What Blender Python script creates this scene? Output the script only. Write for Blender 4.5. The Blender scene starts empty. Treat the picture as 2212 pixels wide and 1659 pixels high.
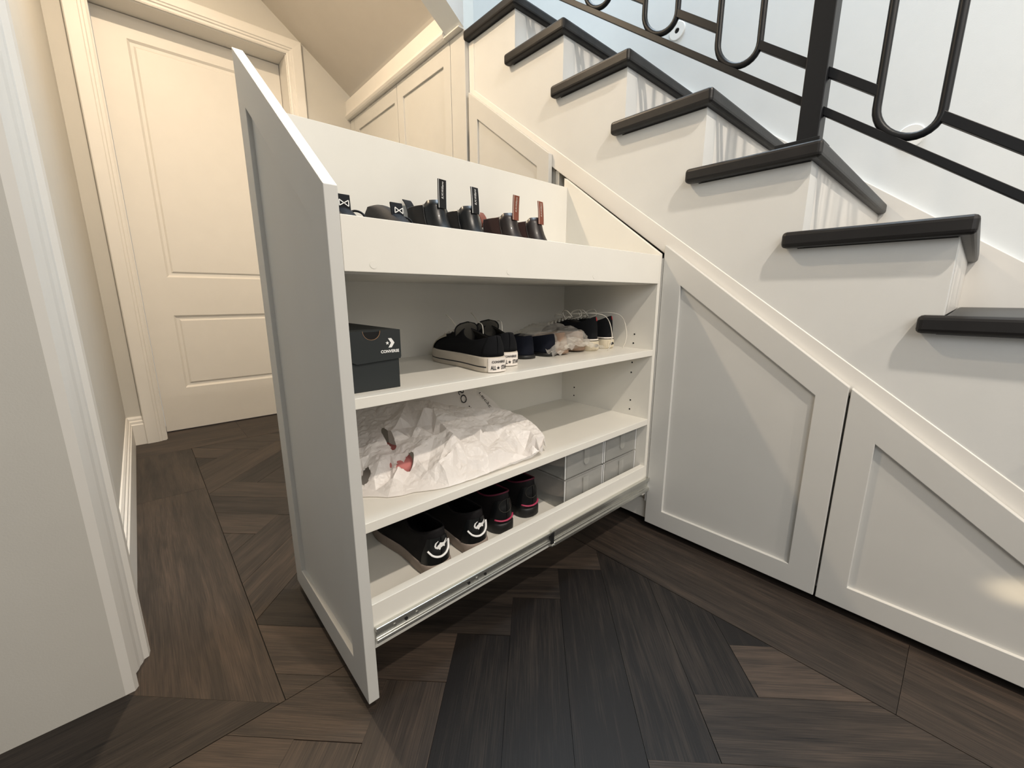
import bpy, bmesh, math, random
from math import sin, cos, pi, radians, sqrt, atan2
from mathutils import Vector, Matrix, noise
random.seed(7)
SC = bpy.context.scene
COL = SC.collection

# ------------------------------------------------------------------ camera
cd = bpy.data.cameras.new('camera'); cam = bpy.data.objects.new('camera', cd); COL.objects.link(cam)
cd.sensor_fit = 'HORIZONTAL'; cd.sensor_width = 36.0; cd.lens = 884.85/2212*36.0
cd.clip_start = 0.01; cd.clip_end = 60
cam.matrix_world = Matrix.Translation((0, 0, .75)) @ Matrix.Rotation(radians(48.065), 4, 'Z') @ Matrix.Rotation(radians(77.92), 4, 'X') @ Matrix.Rotation(radians(-.076), 4, 'Y')
SC.camera = cam
# ------------------------------------------------------------------ exposure, world, lights
SC.view_settings.view_transform = 'Standard'; SC.view_settings.look = 'None'
SC.view_settings.gamma = 1; SC.view_settings.use_curve_mapping = False
SC.view_settings.exposure = 0.0
w = bpy.data.worlds.new('world'); SC.world = w; w.use_nodes = True
w.node_tree.nodes['Background'].inputs[0].default_value = (1, .985, .95, 1)
w.node_tree.nodes['Background'].inputs[1].default_value = .38

def lamp(name, kind, loc, energy, color, size=.1, rot=None, spot=None, size_y=None):
    d = bpy.data.lights.new(name, kind); d.energy = energy; d.color = color
    if kind == 'AREA':
        d.size = size
        if size_y: d.shape = 'RECTANGLE'; d.size_y = size_y
    else: d.shadow_soft_size = size
    if kind == 'SPOT': d.spot_size = radians(spot[0]); d.spot_blend = spot[1]
    o = bpy.data.objects.new(name, d); COL.objects.link(o); o.location = loc
    if rot: o.rotation_euler = [radians(a) for a in rot]
    return o
def disk(name, loc, energy, color, size, rot=(0, 0, 0)):
    o = lamp(name, 'AREA', loc, energy, color, size, rot); o.data.shape = 'DISK'; return o
disk('ceiling_downlight_front', (.74, .55, 2.6), 40, (1, .89, .76), .07)
disk('warm_fill_overhead', (2.15, .60, 2.6), 28, (1, .88, .74), .07)  # added warm fill, brightens the rack fascia and risers
disk('ceiling_downlight_hall', (-1.72, .20, 2.52), 27, (1, .78, .54), .07)
lamp('stairwell_daylight', 'AREA', (-.9, 1.62, 4.3), 100, (.74, .88, 1.0), 1.6, (0, 0, 0), size_y=.9)
lamp('warm_fill_side', 'AREA', (2.6, .6, 2.1), 16, (1, .95, .88), 1.6, (0, 80, 8), size_y=1.6)  # added broad warm fill from the right, no window known there
lamp('stair_side_fill', 'AREA', (1.45, -.75, 1.75), 15, (.96, .98, 1.0), 1.0).rotation_euler = (Vector((-.3, 1.17, .8))-Vector((1.45, -.75, 1.75))).to_track_quat('-Z', 'Y').to_euler()  # added neutral fill aimed at the stair side, source invented
lamp('cupboard_patch_spot', 'SPOT', (1.0, .55, .45), 55, (1, .80, .52), .01, (0, 0, 0), (3.6, 1.0)).rotation_euler = (Vector((.158, 1.154, .208))-Vector((1.0, .55, .45))).to_track_quat('-Z', 'Y').to_euler()  # added narrow spot, imitates a warm reflected patch on the lowest cupboard

# ------------------------------------------------------------------ materials
def mat(name, col, rough=.5, metal=0, spec=.5, var=0.03, vscale=12, bump=0, bscale=200, coat=0, sheen=0, trans=0, alpha=1, emis=None):
    m = bpy.data.materials.new(name); m.use_nodes = True
    nt = m.node_tree; b = nt.nodes['Principled BSDF']
    b.inputs['Roughness'].default_value = rough; b.inputs['Metallic'].default_value = metal
    b.inputs['Specular IOR Level'].default_value = spec
    b.inputs['Coat Weight'].default_value = coat
    b.inputs['Sheen Weight'].default_value = sheen
    b.inputs['Alpha'].default_value = alpha
    if trans: b.inputs['Transmission Weight'].default_value = trans
    tc = nt.nodes.new('ShaderNodeTexCoord')
    nz = nt.nodes.new('ShaderNodeTexNoise'); nz.inputs['Scale'].default_value = vscale; nz.inputs['Detail'].default_value = 4
    nt.links.new(tc.outputs['Object'], nz.inputs['Vector'])
    mx = nt.nodes.new('ShaderNodeMix'); mx.data_type = 'RGBA'
    mx.inputs['A'].default_value = (*[c*(1-var) for c in col], 1); mx.inputs['B'].default_value = (*[min(1, c*(1+var)) for c in col], 1)
    nt.links.new(nz.outputs['Fac'], mx.inputs['Factor']); nt.links.new(mx.outputs['Result'], b.inputs['Base Color'])
    if bump:
        n2 = nt.nodes.new('ShaderNodeTexNoise'); n2.inputs['Scale'].default_value = bscale; n2.inputs['Detail'].default_value = 3
        nt.links.new(tc.outputs['Object'], n2.inputs['Vector'])
        bp = nt.nodes.new('ShaderNodeBump'); bp.inputs['Strength'].default_value = bump; bp.inputs['Distance'].default_value = .001
        nt.links.new(n2.outputs['Fac'], bp.inputs['Height']); nt.links.new(bp.outputs['Normal'], b.inputs['Normal'])
    return m
M = {}
M['wall'] = mat('wall_paint', (.56, .545, .505), .75, bump=.15, bscale=350)
M['stairwall'] = mat('stairwell_paint', (.72, .75, .76), .7, bump=.15, bscale=300)
M['soffit'] = mat('soffit_paint', (.62, .58, .52), .8, bump=.1)
M['trim'] = mat('trim_paint', (.74, .72, .68), .46, coat=0, bump=.04, bscale=60)
M['cab'] = mat('cabinet_lacquer', (.59, .585, .56), .42, bump=.03, bscale=90)
M['side'] = mat('stair_side_paint', (.67, .675, .66), .5, bump=.12, bscale=120)
M['riser'] = mat('riser_paint', (.82, .79, .74), .3, bump=.06, bscale=40)
M['board'] = mat('white_melamine', (.79, .765, .70), .30, bump=.02, bscale=80)
M['black_iron'] = mat('black_iron', (.008, .009, .011), .42, spec=.28, bump=.1, bscale=400)
M['steel'] = mat('zinc_steel', (.62, .62, .58), .27, metal=.9, var=.08, vscale=30)
M['darkhole'] = mat('dark_hole', (.003, .003, .003), .9)
M['canvas'] = mat('black_canvas', (.006, .0065, .008), .9, spec=.2, bump=.5, bscale=900)
M['lining'] = mat('grey_brown_lining', (.055, .050, .040), .8, bump=.3, bscale=500)
M['rubber'] = mat('aged_white_rubber', (.58, .52, .44), .55, var=.14, vscale=25)
M['rubberwhite'] = mat('white_rubber', (.80, .74, .68), .5, var=.05)
M['cream'] = mat('cream_rubber', (.60, .53, .40), .6, var=.12, vscale=30)
M['lace'] = mat('offwhite_lace', (.72, .68, .60), .8, bump=.4, bscale=1500)
M['navy'] = mat('navy_suede', (.005, .0065, .013), .9, spec=.2, bump=.3, bscale=700)
M['blackleather'] = mat('black_leather', (.006, .007, .008), .33, spec=.4, coat=.1, bump=.25, bscale=90)
M['gore'] = mat('black_elastic', (.008, .008, .009), .9, bump=.5, bscale=1200)
M['brownleather'] = mat('dark_brown_leather', (.014, .009, .008), .36, spec=.4, coat=.08, bump=.25, bscale=90)
M['browngore'] = mat('maroon_elastic', (.028, .008, .007), .85, bump=.5, bscale=1200)
M['tantab'] = mat('russet_webbing', (.20, .055, .030), .6)
M['ink'] = mat('black_ink', (.01, .01, .015), .6)
M['whiteink'] = mat('white_ink', (.85, .85, .84), .5)
M['redink'] = mat('red_ink', (.45, .02, .03), .5)
M['boxcard'] = mat('charcoal_card', (.022, .026, .027), .62, spec=.3, var=.06)
M['kraft'] = mat('kraft_card', (.30, .17, .09), .8)
M['grimsole'] = mat('grey_beige_sole', (.33, .27, .23), .7, var=.15, vscale=30)
M['blackrubber'] = mat('black_rubber', (.009, .009, .009), .5)
M['pinklace'] = mat('magenta_lace', (.28, .008, .07), .7)
M['pinkbind'] = mat('dark_magenta_binding', (.09, .004, .022), .7)
M['pinktrim'] = mat('pink_rubber', (.42, .04, .10), .5)
M['mesh'] = mat('black_mesh', (.006, .005, .006), .7, spec=.25, bump=.6, bscale=900)
M['slipper'] = mat('black_quilt', (.006, .007, .010), .65, spec=.2, bump=.3, bscale=200)
M['beige'] = mat('beige_suede', (.30, .20, .14), .8, var=.15, vscale=20)
M['pinkcloth'] = mat('pink_cloth', (.50, .17, .16), .85, bump=.4, bscale=300)
M['lampwhite'] = mat('lamp_white', (.82, .83, .82), .4)
M['tread'] = mat('dark_oak', (.013, .012, .012), .42, spec=.35, var=.45, vscale=18, bump=.3, bscale=60)

def wood_floor():
    m = bpy.data.materials.new('dark_oak_floor'); m.use_nodes = True; nt = m.node_tree; N = nt.nodes; Lk = nt.links.new
    b = N['Principled BSDF']
    uv = N.new('ShaderNodeUVMap'); uv.uv_map = 'grain'
    at = N.new('ShaderNodeAttribute'); at.attribute_name = 'rnd'
    mp = N.new('ShaderNodeMapping'); mp.inputs['Scale'].default_value = (1.6, 22, 1)
    Lk(uv.outputs['UV'], mp.inputs['Vector'])
    n1 = N.new('ShaderNodeTexNoise'); n1.inputs['Scale'].default_value = 2.2; n1.inputs['Detail'].default_value = 8; n1.inputs['Distortion'].default_value = .9
    Lk(mp.outputs[0], n1.inputs['Vector'])
    mp2 = N.new('ShaderNodeMapping'); mp2.inputs['Scale'].default_value = (6, 260, 1); Lk(uv.outputs['UV'], mp2.inputs['Vector'])
    n2 = N.new('ShaderNodeTexNoise'); n2.inputs['Scale'].default_value = 2; n2.inputs['Detail'].default_value = 5; Lk(mp2.outputs[0], n2.inputs['Vector'])
    mp3 = N.new('ShaderNodeMapping'); mp3.inputs['Scale'].default_value = (2.2, 7, 1); Lk(uv.outputs['UV'], mp3.inputs['Vector'])
    n3 = N.new('ShaderNodeTexNoise'); n3.inputs['Scale'].default_value = 1.2; n3.inputs['Detail'].default_value = 3; n3.inputs['Distortion'].default_value = 1.2; Lk(mp3.outputs[0], n3.inputs['Vector'])
    ad = N.new('ShaderNodeMath'); ad.operation = 'MULTIPLY_ADD'; Lk(n1.outputs['Fac'], ad.inputs[0]); ad.inputs[1].default_value = .7
    ml = N.new('ShaderNodeMath'); ml.operation = 'MULTIPLY_ADD'; Lk(n2.outputs['Fac'], ml.inputs[0]); ml.inputs[1].default_value = .75
    m3 = N.new('ShaderNodeMath'); m3.operation = 'MULTIPLY_ADD'; Lk(n3.outputs['Fac'], m3.inputs[0]); m3.inputs[1].default_value = .5
    m4 = N.new('ShaderNodeMath'); m4.operation = 'MULTIPLY_ADD'; Lk(at.outputs['Fac'], m4.inputs[0]); m4.inputs[1].default_value = .42; m4.inputs[2].default_value = -.67
    Lk(m4.outputs[0], m3.inputs[2]); Lk(m3.outputs[0], ml.inputs[2]); Lk(ml.outputs[0], ad.inputs[2])
    cr = N.new('ShaderNodeValToRGB'); e = cr.color_ramp.elements
    e[0].position = .15; e[0].color = (.0095, .0080, .0075, 1); e[1].position = .95; e[1].color = (.088, .062, .046, 1)
    x = e.new(.5); x.color = (.034, .0265, .0215, 1)
    Lk(ad.outputs[0], cr.inputs['Fac']); Lk(cr.outputs['Color'], b.inputs['Base Color'])
    b.inputs['Roughness'].default_value = .48; b.inputs['Specular IOR Level'].default_value = .27
    bp = N.new('ShaderNodeBump'); bp.inputs['Strength'].default_value = .25; bp.inputs['Distance'].default_value = .001
    Lk(n2.outputs['Fac'], bp.inputs['Height']); Lk(bp.outputs['Normal'], b.inputs['Normal'])
    return m
M['floor'] = wood_floor()

def film(name, col, mixf, rough, bump=.3, tl=False):
    m = bpy.data.materials.new(name); m.use_nodes = True; nt = m.node_tree; N = nt.nodes; Lk = nt.links.new
    N.remove(N['Principled BSDF']); out = N['Material Output']
    tr = N.new('ShaderNodeBsdfTransparent'); tr.inputs[0].default_value = (.95, .95, .93, 1)
    p = N.new('ShaderNodeBsdfPrincipled'); p.inputs['Base Color'].default_value = (*col, 1); p.inputs['Roughness'].default_value = rough
    n = N.new('ShaderNodeTexNoise'); n.inputs['Scale'].default_value = 30; bp = N.new('ShaderNodeBump'); bp.inputs['Strength'].default_value = bump; bp.inputs['Distance'].default_value = .003
    Lk(n.outputs['Fac'], bp.inputs['Height']); Lk(bp.outputs['Normal'], p.inputs['Normal'])
    mx = N.new('ShaderNodeMixShader')
    if tl:
        t = N.new('ShaderNodeBsdfTranslucent'); t.inputs[0].default_value = (*col, 1); m2 = N.new('ShaderNodeMixShader'); m2.inputs[0].default_value = .22
        Lk(p.outputs[0], m2.inputs[1]); Lk(t.outputs[0], m2.inputs[2]); src = m2.outputs[0]
    else: src = p.outputs[0]
    mx.inputs[0].default_value = mixf
    Lk(tr.outputs[0], mx.inputs[1]); Lk(src, mx.inputs[2]); Lk(mx.outputs[0], out.inputs['Surface'])
    return m
M['clearfilm'] = film('clear_film', (.80, .76, .70), .26, .10, .25)
M['clearbox'] = film('clear_box_plastic', (.50, .50, .48), .45, .16, .1)
M['whitebag'] = film('white_bag_plastic', (.95, .91, .88), .94, .36, .15, True)

# ------------------------------------------------------------------ mesh helpers
def B(): return bmesh.new()
def box(bm, x0, x1, y0, y1, z0, z1):
    v = [bm.verts.new(p) for p in ((x0,y0,z0),(x1,y0,z0),(x1,y1,z0),(x0,y1,z0),(x0,y0,z1),(x1,y0,z1),(x1,y1,z1),(x0,y1,z1))]
    for f in ((0,3,2,1),(4,5,6,7),(0,1,5,4),(1,2,6,5),(2,3,7,6),(3,0,4,7)): bm.faces.new([v[i] for i in f])
    return bm
def prism(bm, pts, axis, a, b):
    """polygon pts in the two axes other than `axis`, extruded a..b"""
    def P(p, t):
        return {'x': (t, p[0], p[1]), 'y': (p[0], t, p[1]), 'z': (p[0], p[1], t)}[axis]
    A = [bm.verts.new(P(p, a)) for p in pts]; Bv = [bm.verts.new(P(p, b)) for p in pts]
    bm.faces.new(A); bm.faces.new(Bv[::-1]); n = len(pts)
    for i in range(n): bm.faces.new((A[i], Bv[i], Bv[(i+1) % n], A[(i+1) % n]))
    return bm
def ring_prism(bm, outer, inner, axis, a, b):
    """frame between two polygons with equal counts, extruded a..b"""
    def P(p, t): return {'x': (t, p[0], p[1]), 'y': (p[0], t, p[1]), 'z': (p[0], p[1], t)}[axis]
    n = len(outer); V = [[bm.verts.new(P(p, t)) for p in poly] for poly in (outer, inner) for t in (a, b)]
    oa, ob, ia, ib = V
    for i in range(n):
        j = (i+1) % n
        for q in ((oa[i], oa[j], ia[j], ia[i]), (ob[j], ob[i], ib[i], ib[j]), (oa[j], oa[i], ob[i], ob[j]), (ia[i], ia[j], ib[j], ib[i])): bm.faces.new(q)
    return bm
def grid(bm, P, closeu=False, closev=False):
    nu, nv = len(P), len(P[0]); V = [[bm.verts.new(p) for p in r] for r in P]
    for i in range(nu if closeu else nu-1):
        for j in range(nv if closev else nv-1):
            a, b, c, d = V[i][j], V[(i+1) % nu][j], V[(i+1) % nu][(j+1) % nv], V[i][(j+1) % nv]
            try: bm.faces.new((a, b, c, d))
            except ValueError: pass
    return V
def tube(bm, pts, r, n=8, cap=True, closed=False, ry=None):
    pts = [Vector(p) for p in pts]
    if 3 <= len(pts) <= 9 and r < .0045:      # soft cords: round the path off
        q = pts; L_ = len(q); pts = []
        for i in range(L_ if closed else L_-1):
            p0 = q[i-1] if (closed or i) else q[0]; p1 = q[i]; p2 = q[(i+1) % L_]; p3 = q[(i+2) % L_] if (closed or i+2 < L_) else q[-1]
            for k in range(5):
                f = k/5; pts.append(.5*((2*p1)+(p2-p0)*f+(2*p0-5*p1+4*p2-p3)*f*f+(3*p1-p0-3*p2+p3)*f**3))
        if not closed: pts.append(q[-1])
    m = len(pts); rings = []; up = None
    for i, p in enumerate(pts):
        if closed: t = (pts[(i+1) % m]-pts[i-1]).normalized()
        else: t = (pts[min(i+1, m-1)]-pts[max(i-1, 0)]).normalized()
        if up is None:
            up = Vector((0, 0, 1)) if abs(t.z) < .9 else Vector((0, 1, 0))
        s = t.cross(up)
        if s.length < 1e-5: s = t.orthogonal()
        s.normalize(); u = s.cross(t).normalized(); up = u
        rings.append([p + s*cos(2*pi*k/n)*r + u*sin(2*pi*k/n)*(ry or r) for k in range(n)])
    V = grid(bm, rings, closeu=closed, closev=True)
    if cap and not closed:
        bm.faces.new(V[0][::-1]); bm.faces.new(V[-1])
    return bm
def cyl(bm, c, r, h, axis='z', n=24):
    ax = {'x': Vector((1,0,0)), 'y': Vector((0,1,0)), 'z': Vector((0,0,1))}[axis]; c = Vector(c)
    o = ax.orthogonal().normalized(); q = ax.cross(o)
    A = [bm.verts.new(c+(o*cos(2*pi*k/n)+q*sin(2*pi*k/n))*r) for k in range(n)]; D = [bm.verts.new(v.co+ax*h) for v in A]
    bm.faces.new(A[::-1]); bm.faces.new(D)
    for k in range(n): bm.faces.new((A[k], A[(k+1) % n], D[(k+1) % n], D[k]))
    return bm
def ribbon(bm, pts, wdir, width, th=.0015):
    """strip of width `width` along pts; wdir a vector or list"""
    pts = [Vector(p) for p in pts]; m = len(pts); R = []
    for i, p in enumerate(pts):
        wd = Vector(wdir[i] if isinstance(wdir, list) else wdir).normalized()
        t = (pts[min(i+1, m-1)]-pts[max(i-1, 0)]).normalized(); nn = t.cross(wd).normalized()
        R.append([p-wd*width/2-nn*th/2, p+wd*width/2-nn*th/2, p+wd*width/2+nn*th/2, p-wd*width/2+nn*th/2])
    V = grid(bm, R, closev=True); bm.faces.new(V[0][::-1]); bm.faces.new(V[-1]); return bm
def obj(name, bm, m, parent=None, off=None, smooth=False, bevel=0, bseg=2, solid=0, subsurf=0, loc=None):
    """off: world position of the root, subtracted from the vertices"""
    if off is not None: bmesh.ops.translate(bm, verts=bm.verts, vec=-Vector(off))
    bmesh.ops.recalc_face_normals(bm, faces=bm.faces)
    me = bpy.data.meshes.new(name); bm.to_mesh(me); bm.free()
    for mm in (m if isinstance(m, (list, tuple)) else [m]): me.materials.append(mm)
    if smooth:
        for p in me.polygons: p.use_smooth = True
    o = bpy.data.objects.new(name, me); COL.objects.link(o)
    if parent: o.parent = parent
    if loc: o.location = loc
    if solid:
        s = o.modifiers.new('solid', 'SOLIDIFY'); s.thickness = abs(solid); s.offset = -1 if solid > 0 else 1
        if len(me.materials) > 1: s.material_offset = 1; s.material_offset_rim = 0
    if bevel:
        s = o.modifiers.new('bevel', 'BEVEL'); s.width = bevel; s.segments = bseg; s.limit_method = 'ANGLE'; s.angle_limit = radians(40); s.harden_normals = False
    if subsurf:
        s = o.modifiers.new('sub', 'SUBSURF'); s.levels = subsurf; s.render_levels = subsurf
    return o
def thing(name, label, cat, loc=(0, 0, 0), rz=0, group=None):
    o = bpy.data.objects.new(name, None); COL.objects.link(o); o.empty_display_size = .05
    o.location = loc; o.rotation_euler = (0, 0, rz); tag(o, label, cat, group); return o
def tag(o, label, cat, group=None):
    o['label'] = label; o['category'] = cat
    if group: o['group'] = group
    return o
def struct(name, bm, m, label=None, cat=None, **k):
    o = obj(name, bm, m, **k); o['kind'] = 'structure'
    if label: o['label'] = label
    if cat: o['category'] = cat
    return o
def sthing(name, label, cat, loc=(0,0,0)):
    o = thing(name, label, cat, loc); o['kind'] = 'structure'; return o
def text_bm(s, size, font_shear=0, bold=0):
    """flat text as a bmesh in its own XY plane, centred, extruded a touch"""
    c = bpy.data.curves.new('txt', 'FONT'); c.body = s; c.size = size; c.align_x = 'CENTER'; c.align_y = 'CENTER'
    c.shear = font_shear; c.offset = bold; c.resolution_u = 3
    o = bpy.data.objects.new('txt', c); COL.objects.link(o)
    dg = bpy.context.evaluated_depsgraph_get(); me = bpy.data.meshes.new_from_object(o.evaluated_get(dg))
    bm = B(); bm.from_mesh(me); bpy.data.objects.remove(o); bpy.data.curves.remove(c); bpy.data.meshes.remove(me)
    return bm
def mapbm(bm, fn):
    for v in bm.verts: v.co = Vector(fn(v.co))
    return bm
def poly_bm(bm, pts):
    bm.faces.new([bm.verts.new((p[0], p[1], 0)) for p in pts]); return bm
def star_pts(r, c=(0, 0), rot=0):
    return [(c[0]+(r if k % 2 == 0 else r*.42)*sin(pi*k/5+rot), c[1]+(r if k % 2 == 0 else r*.42)*cos(pi*k/5+rot)) for k in range(10)]

# ================================================================== FLOOR
def clip(poly, a, b, c):   # keep a*x+b*y<=c
    out = []
    for i in range(len(poly)):
        p, q = poly[i], poly[(i+1) % len(poly)]
        dp, dq = a*p[0]+b*p[1]-c, a*q[0]+b*q[1]-c
        if dp <= 0: out.append(p)
        if (dp < 0 < dq) or (dq < 0 < dp):
            t = dp/(dp-dq); out.append((p[0]+(q[0]-p[0])*t, p[1]+(q[1]-p[1])*t))
    return out
def make_floor():
    bm = B(); uvl = bm.loops.layers.uv.new('grain'); rl = bm.faces.layers.float.new('rnd')
    rnd = random.Random(11)
    def plank(poly, d, r, off):
        if len(poly) < 3: return
        A = abs(sum(poly[i][0]*poly[(i+1) % len(poly)][1]-poly[(i+1) % len(poly)][0]*poly[i][1] for i in range(len(poly))))/2
        if A < 1e-5: return
        lo = [bm.verts.new((p[0], p[1], -.003)) for p in poly]; hi = [bm.verts.new((p[0], p[1], 0)) for p in poly]
        fs = [bm.faces.new(hi)]
        for i in range(len(poly)):
            j = (i+1) % len(poly); fs.append(bm.faces.new((lo[i], lo[j], hi[j], hi[i])))
        for f in fs:
            f[rl] = r
            for l in f.loops:
                x, y = l.vert.co.x, l.vert.co.y
                l[uvl].uv = (x*d[0]+y*d[1]+off[0], -x*d[1]+y*d[0]+off[1])
    S2 = 1/sqrt(2); g = .0004
    def uvp(u, v): return ((u-v)*S2, (u+v)*S2)
    def field(poly):
        out = poly
        for (a, b, c) in ((0, 1, .9285), (-1, 0, 2.5285)): out = clip(out, a, b, c)
        # left border: x<-.76 needs y>.1045 ; x>-.76 free down to y>-1.2
        A = clip(clip(out, 1, 0, -.76), 0, -1, -.1065) if len(out) > 2 else []
        C = clip(clip(clip(out, -1, 0, .7585), 0, -1, 1.2), 1, 0, 1.3) if len(out) > 2 else []
        return [q for q in (A, C) if len(q) > 2]
    W = .1205
    for k in range(-40, 40):
        for m in range(-5, 6):
            for kind in (0, 1):
                if kind == 0:
                    if k % 5: pass
                    u0 = -.045+W*k+10*W*m; v1 = .905+W*k; v0 = v1-5*W
                    rect = [(u0+g, v0+g), (u0+W-g, v0+g), (u0+W-g, v1-g), (u0+g, v1-g)]; d = uvp(0, 1)
                else:
                    v0 = .665+W*(k); u1 = -.165+W*k+10*W*m; u0 = u1-5*W
                    rect = [(u0+g, v0+g), (u1-g, v0+g), (u1-g, v0+W-g), (u0+g, v0+W-g)]; d = uvp(1, 0)
                c = uvp((rect[0][0]+rect[2][0])/2, (rect[0][1]+rect[2][1])/2)
                if not (-3.4 < c[0] < 1.8 and -1.7 < c[1] < 1.5): continue
                r = rnd.random()*.9
                if kind == 0 and c[0] > -.75 and c[1] > .15: r = r*.5-.60      # shade painted into the boards of the dim zone by the rack
                off = (rnd.random()*40, rnd.random()*40)
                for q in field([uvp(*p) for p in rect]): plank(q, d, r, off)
    # border boards
    def bd(x0, x1, y0, y1, d, r, mit=None):
        p = [(x0+g, y0+g), (x1-g, y0+g), (x1-g, y1-g), (x0+g, y1-g)]
        if mit: p = clip(p, *mit)
        plank(p, d, r, (rnd.random()*40, rnd.random()*40))
    bd(-1.95, -.76, -.16, .105, (1, 0), .62, (1, -1, -.8565))
    bd(-2.53, -1.95, -.16, .105, (1, 0), .50)
    bd(-.985, -.76, -1.2, .105, (0, 1), .28, (-1, 1, .8560))
    bd(-2.95, -2.53, -.16, .35, (0, 1), .7); bd(-2.95, -2.53, .35, 1.4, (0, 1), .55)
    bd(-2.53, -1.3, .93, 1.16, (1, 0), .35); bd(-1.3, .02, .93, 1.16, (1, 0), .38); bd(.02, 1.3, .93, 1.16, (1, 0), .55)
    bd(-2.53, 1.3, 1.16, 1.30, (1, 0), .3); bd(-1.3, .4, 1.30, 1.9, (1, 0), .2)
    bd(-3.0, -.985, -1.2, -.16, (1, 0), .4)
    v = [bm.verts.new(p) for p in ((-3.1, -1.3, -.004), (1.5, -1.3, -.004), (1.5, 2.2, -.004), (-3.1, 2.2, -.004))]
    f = bm.faces.new(v); f[rl] = -1.2
    return bm
fl = struct('floor', make_floor(), M['floor'], 'dark oak herringbone floor with long border boards', 'floor')

# ================================================================== SHELL
XD = -2.79
# left hallway wall, with doorway beginning at x=-.975
struct('wall_left', box(B(), XD-.15, -.975, -.32, -.12, 0, 2.62), M['wall'], 'pale wall running along the left of the hall', 'wall')
bm = B()  # wall beyond nib, near the viewer's left, above the doorway only
box(bm, -.975, 1.0, -.32, -.12, 2.15, 2.62)
struct('wall_header', bm, M['wall'])
struct('fill_blocker', box(B(), .18, .30, -1.3, -.12, 0, 2.62), M['wall'])  # unseen slab added to keep the fill off the jamb and rack front
# door wall
bm = B()
box(bm, XD-.16, XD, -.12, .026-.04, 0, 2.62); box(bm, XD-.16, XD, .81+.04, 2.2, 0, 2.95); box(bm, XD-.16, XD, -.014, .85, 2.105, 2.95)
struct('wall_back', bm, M['wall'], 'cream wall around the white door at the end of the hall', 'wall')
# door jamb + casing
dr = sthing('door_1', 'white two-panel door in a moulded frame at the end of the hall', 'door', (-2.92, .418, 0))
DO = (-2.92, .418, 0)
def molded(y0, y1, z0, z1):
    """sunken moulded panel rings at x=-2.925: returns bmesh"""
    bm = B(); X = -2.925
    prof = [(0, 0), (.010, -.009), (.022, -.010), (.030, -.003), (.040, -.003)]
    rings = [[(X+d, y0+a, z0+a), (X+d, y1-a, z0+a), (X+d, y1-a, z1-a), (X+d, y0+a, z1-a)] for a, d in prof]
    V = grid(bm, rings, closev=True); bm.faces.new(V[-1]); return bm
bm = B(); X = -2.925
P1 = (.143, .693, .850, 1.962); P2 = (.143, .693, .243, .647); Y0d, Y1d, ZT = .029, .807, 2.062
for (a, b_, c, d) in ((Y0d, P1[0], .006, ZT), (P1[1], Y1d, .006, ZT), (P1[0], P1[1], P1[3], ZT), (P1[0], P1[1], P2[3], P1[2]), (P1[0], P1[1], .006, P2[2])): box(bm, X-.04, X, a, b_, c, d)
bmesh.ops.remove_doubles(bm, verts=bm.verts, dist=1e-5)
obj('door_leaf', bm, M['trim'], dr, DO)
obj('door_panel', molded(*P1), M['trim'], dr, DO); obj('door_panel', molded(*P2), M['trim'], dr, DO)
bm = B()
box(bm, XD-.16, XD, -.014, .026, 0, 2.105); box(bm, XD-.16, XD, .81, .85, 0, 2.105); box(bm, XD-.16, XD, .026, .81, 2.066, 2.105)
obj('door_frame', bm, M['trim'], dr, DO, bevel=.002)
# casing (mitred moulded profile) : (offset from the opening edge, projection)
CP = [(0.004, 0), (.004, .009), (.010, .012), (.020, .012), (.024, .017), (.032, .018), (.036, .022), (.080, .024), (.084, .020), (.084, 0)]
def casing3(parent=None):
    bm = B(); rows = []
    for a, d in CP:
        y0, y1, z1 = .026-a, .81+a, 2.066+a*.95
        rows.append([(XD+d, y0, 0), (XD+d, y0, z1), (XD+d, y1, z1), (XD+d, y1, 0)])
    V = grid(bm, rows)
    return bm
obj('architrave', casing3(), M['trim'], dr, DO)
# skirting of the left hall wall
BP = [(0, 0), (.0, .115), (.003, .118), (.003, .128), (.006, .131), (.006, .139), (.012, .145), (.015, .147)]
def base_prof(): # (projection depth from wall, z)
    return [(0, 0), (.018, 0), (.018, .105), (.014, .110), (.014, .122), (.009, .127), (.009, .137), (.004, .147), (0, .147)]
bm = B(); prism(bm, [(-.12+d, z) for d, z in base_prof()], 'x', XD, -1.083)
struct('baseboard_left', bm, M['trim'], 'white stepped skirting board along the left hall wall', 'skirting board')
bm = B(); prism(bm, [(XD+d, z) for d, z in base_prof()], 'y', -.12, -.058)
struct('baseboard_back', bm, M['trim'])
bm = B(); prism(bm, [(XD+d, z) for d, z in base_prof()], 'y', .895, 1.14)
struct('baseboard_back_right', bm, M['trim'])
# doorway casing at the near left corner, profile measured on the floor
prof = [(-.975, -.121), (-.976, -.106), (-.985, -.101), (-.995, -.102), (-1.010, -.108), (-1.020, -.108), (-1.033, -.101), (-1.043, -.098), (-1.050, -.094), (-1.058, -.092), (-1.062, -.084), (-1.078, -.082), (-1.081, -.086), (-1.081, -.121)]
bm = B(); prism(bm, prof, 'z', 0, 2.2)
struct('trim_1', bm, M['trim'], 'moulded doorway casing on the near left wall corner', 'door casing')
# ceiling parts
bm = B(); box(bm, XD-.15, 1.2, -1.3, .273, 2.62, 2.70)
struct('ceiling', bm, M['wall'])
bm = B(); prism(bm, [(.273, 2.62), (.10, 2.70), (.32, 2.74), (1.19, 2.13), (1.19, 1.93), (1.154, 1.963)], 'x', XD, -1.69)
struct('ceiling_sloped', bm, M['soffit'], 'sloping cream soffit under the upper stair flight', 'ceiling')
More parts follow.
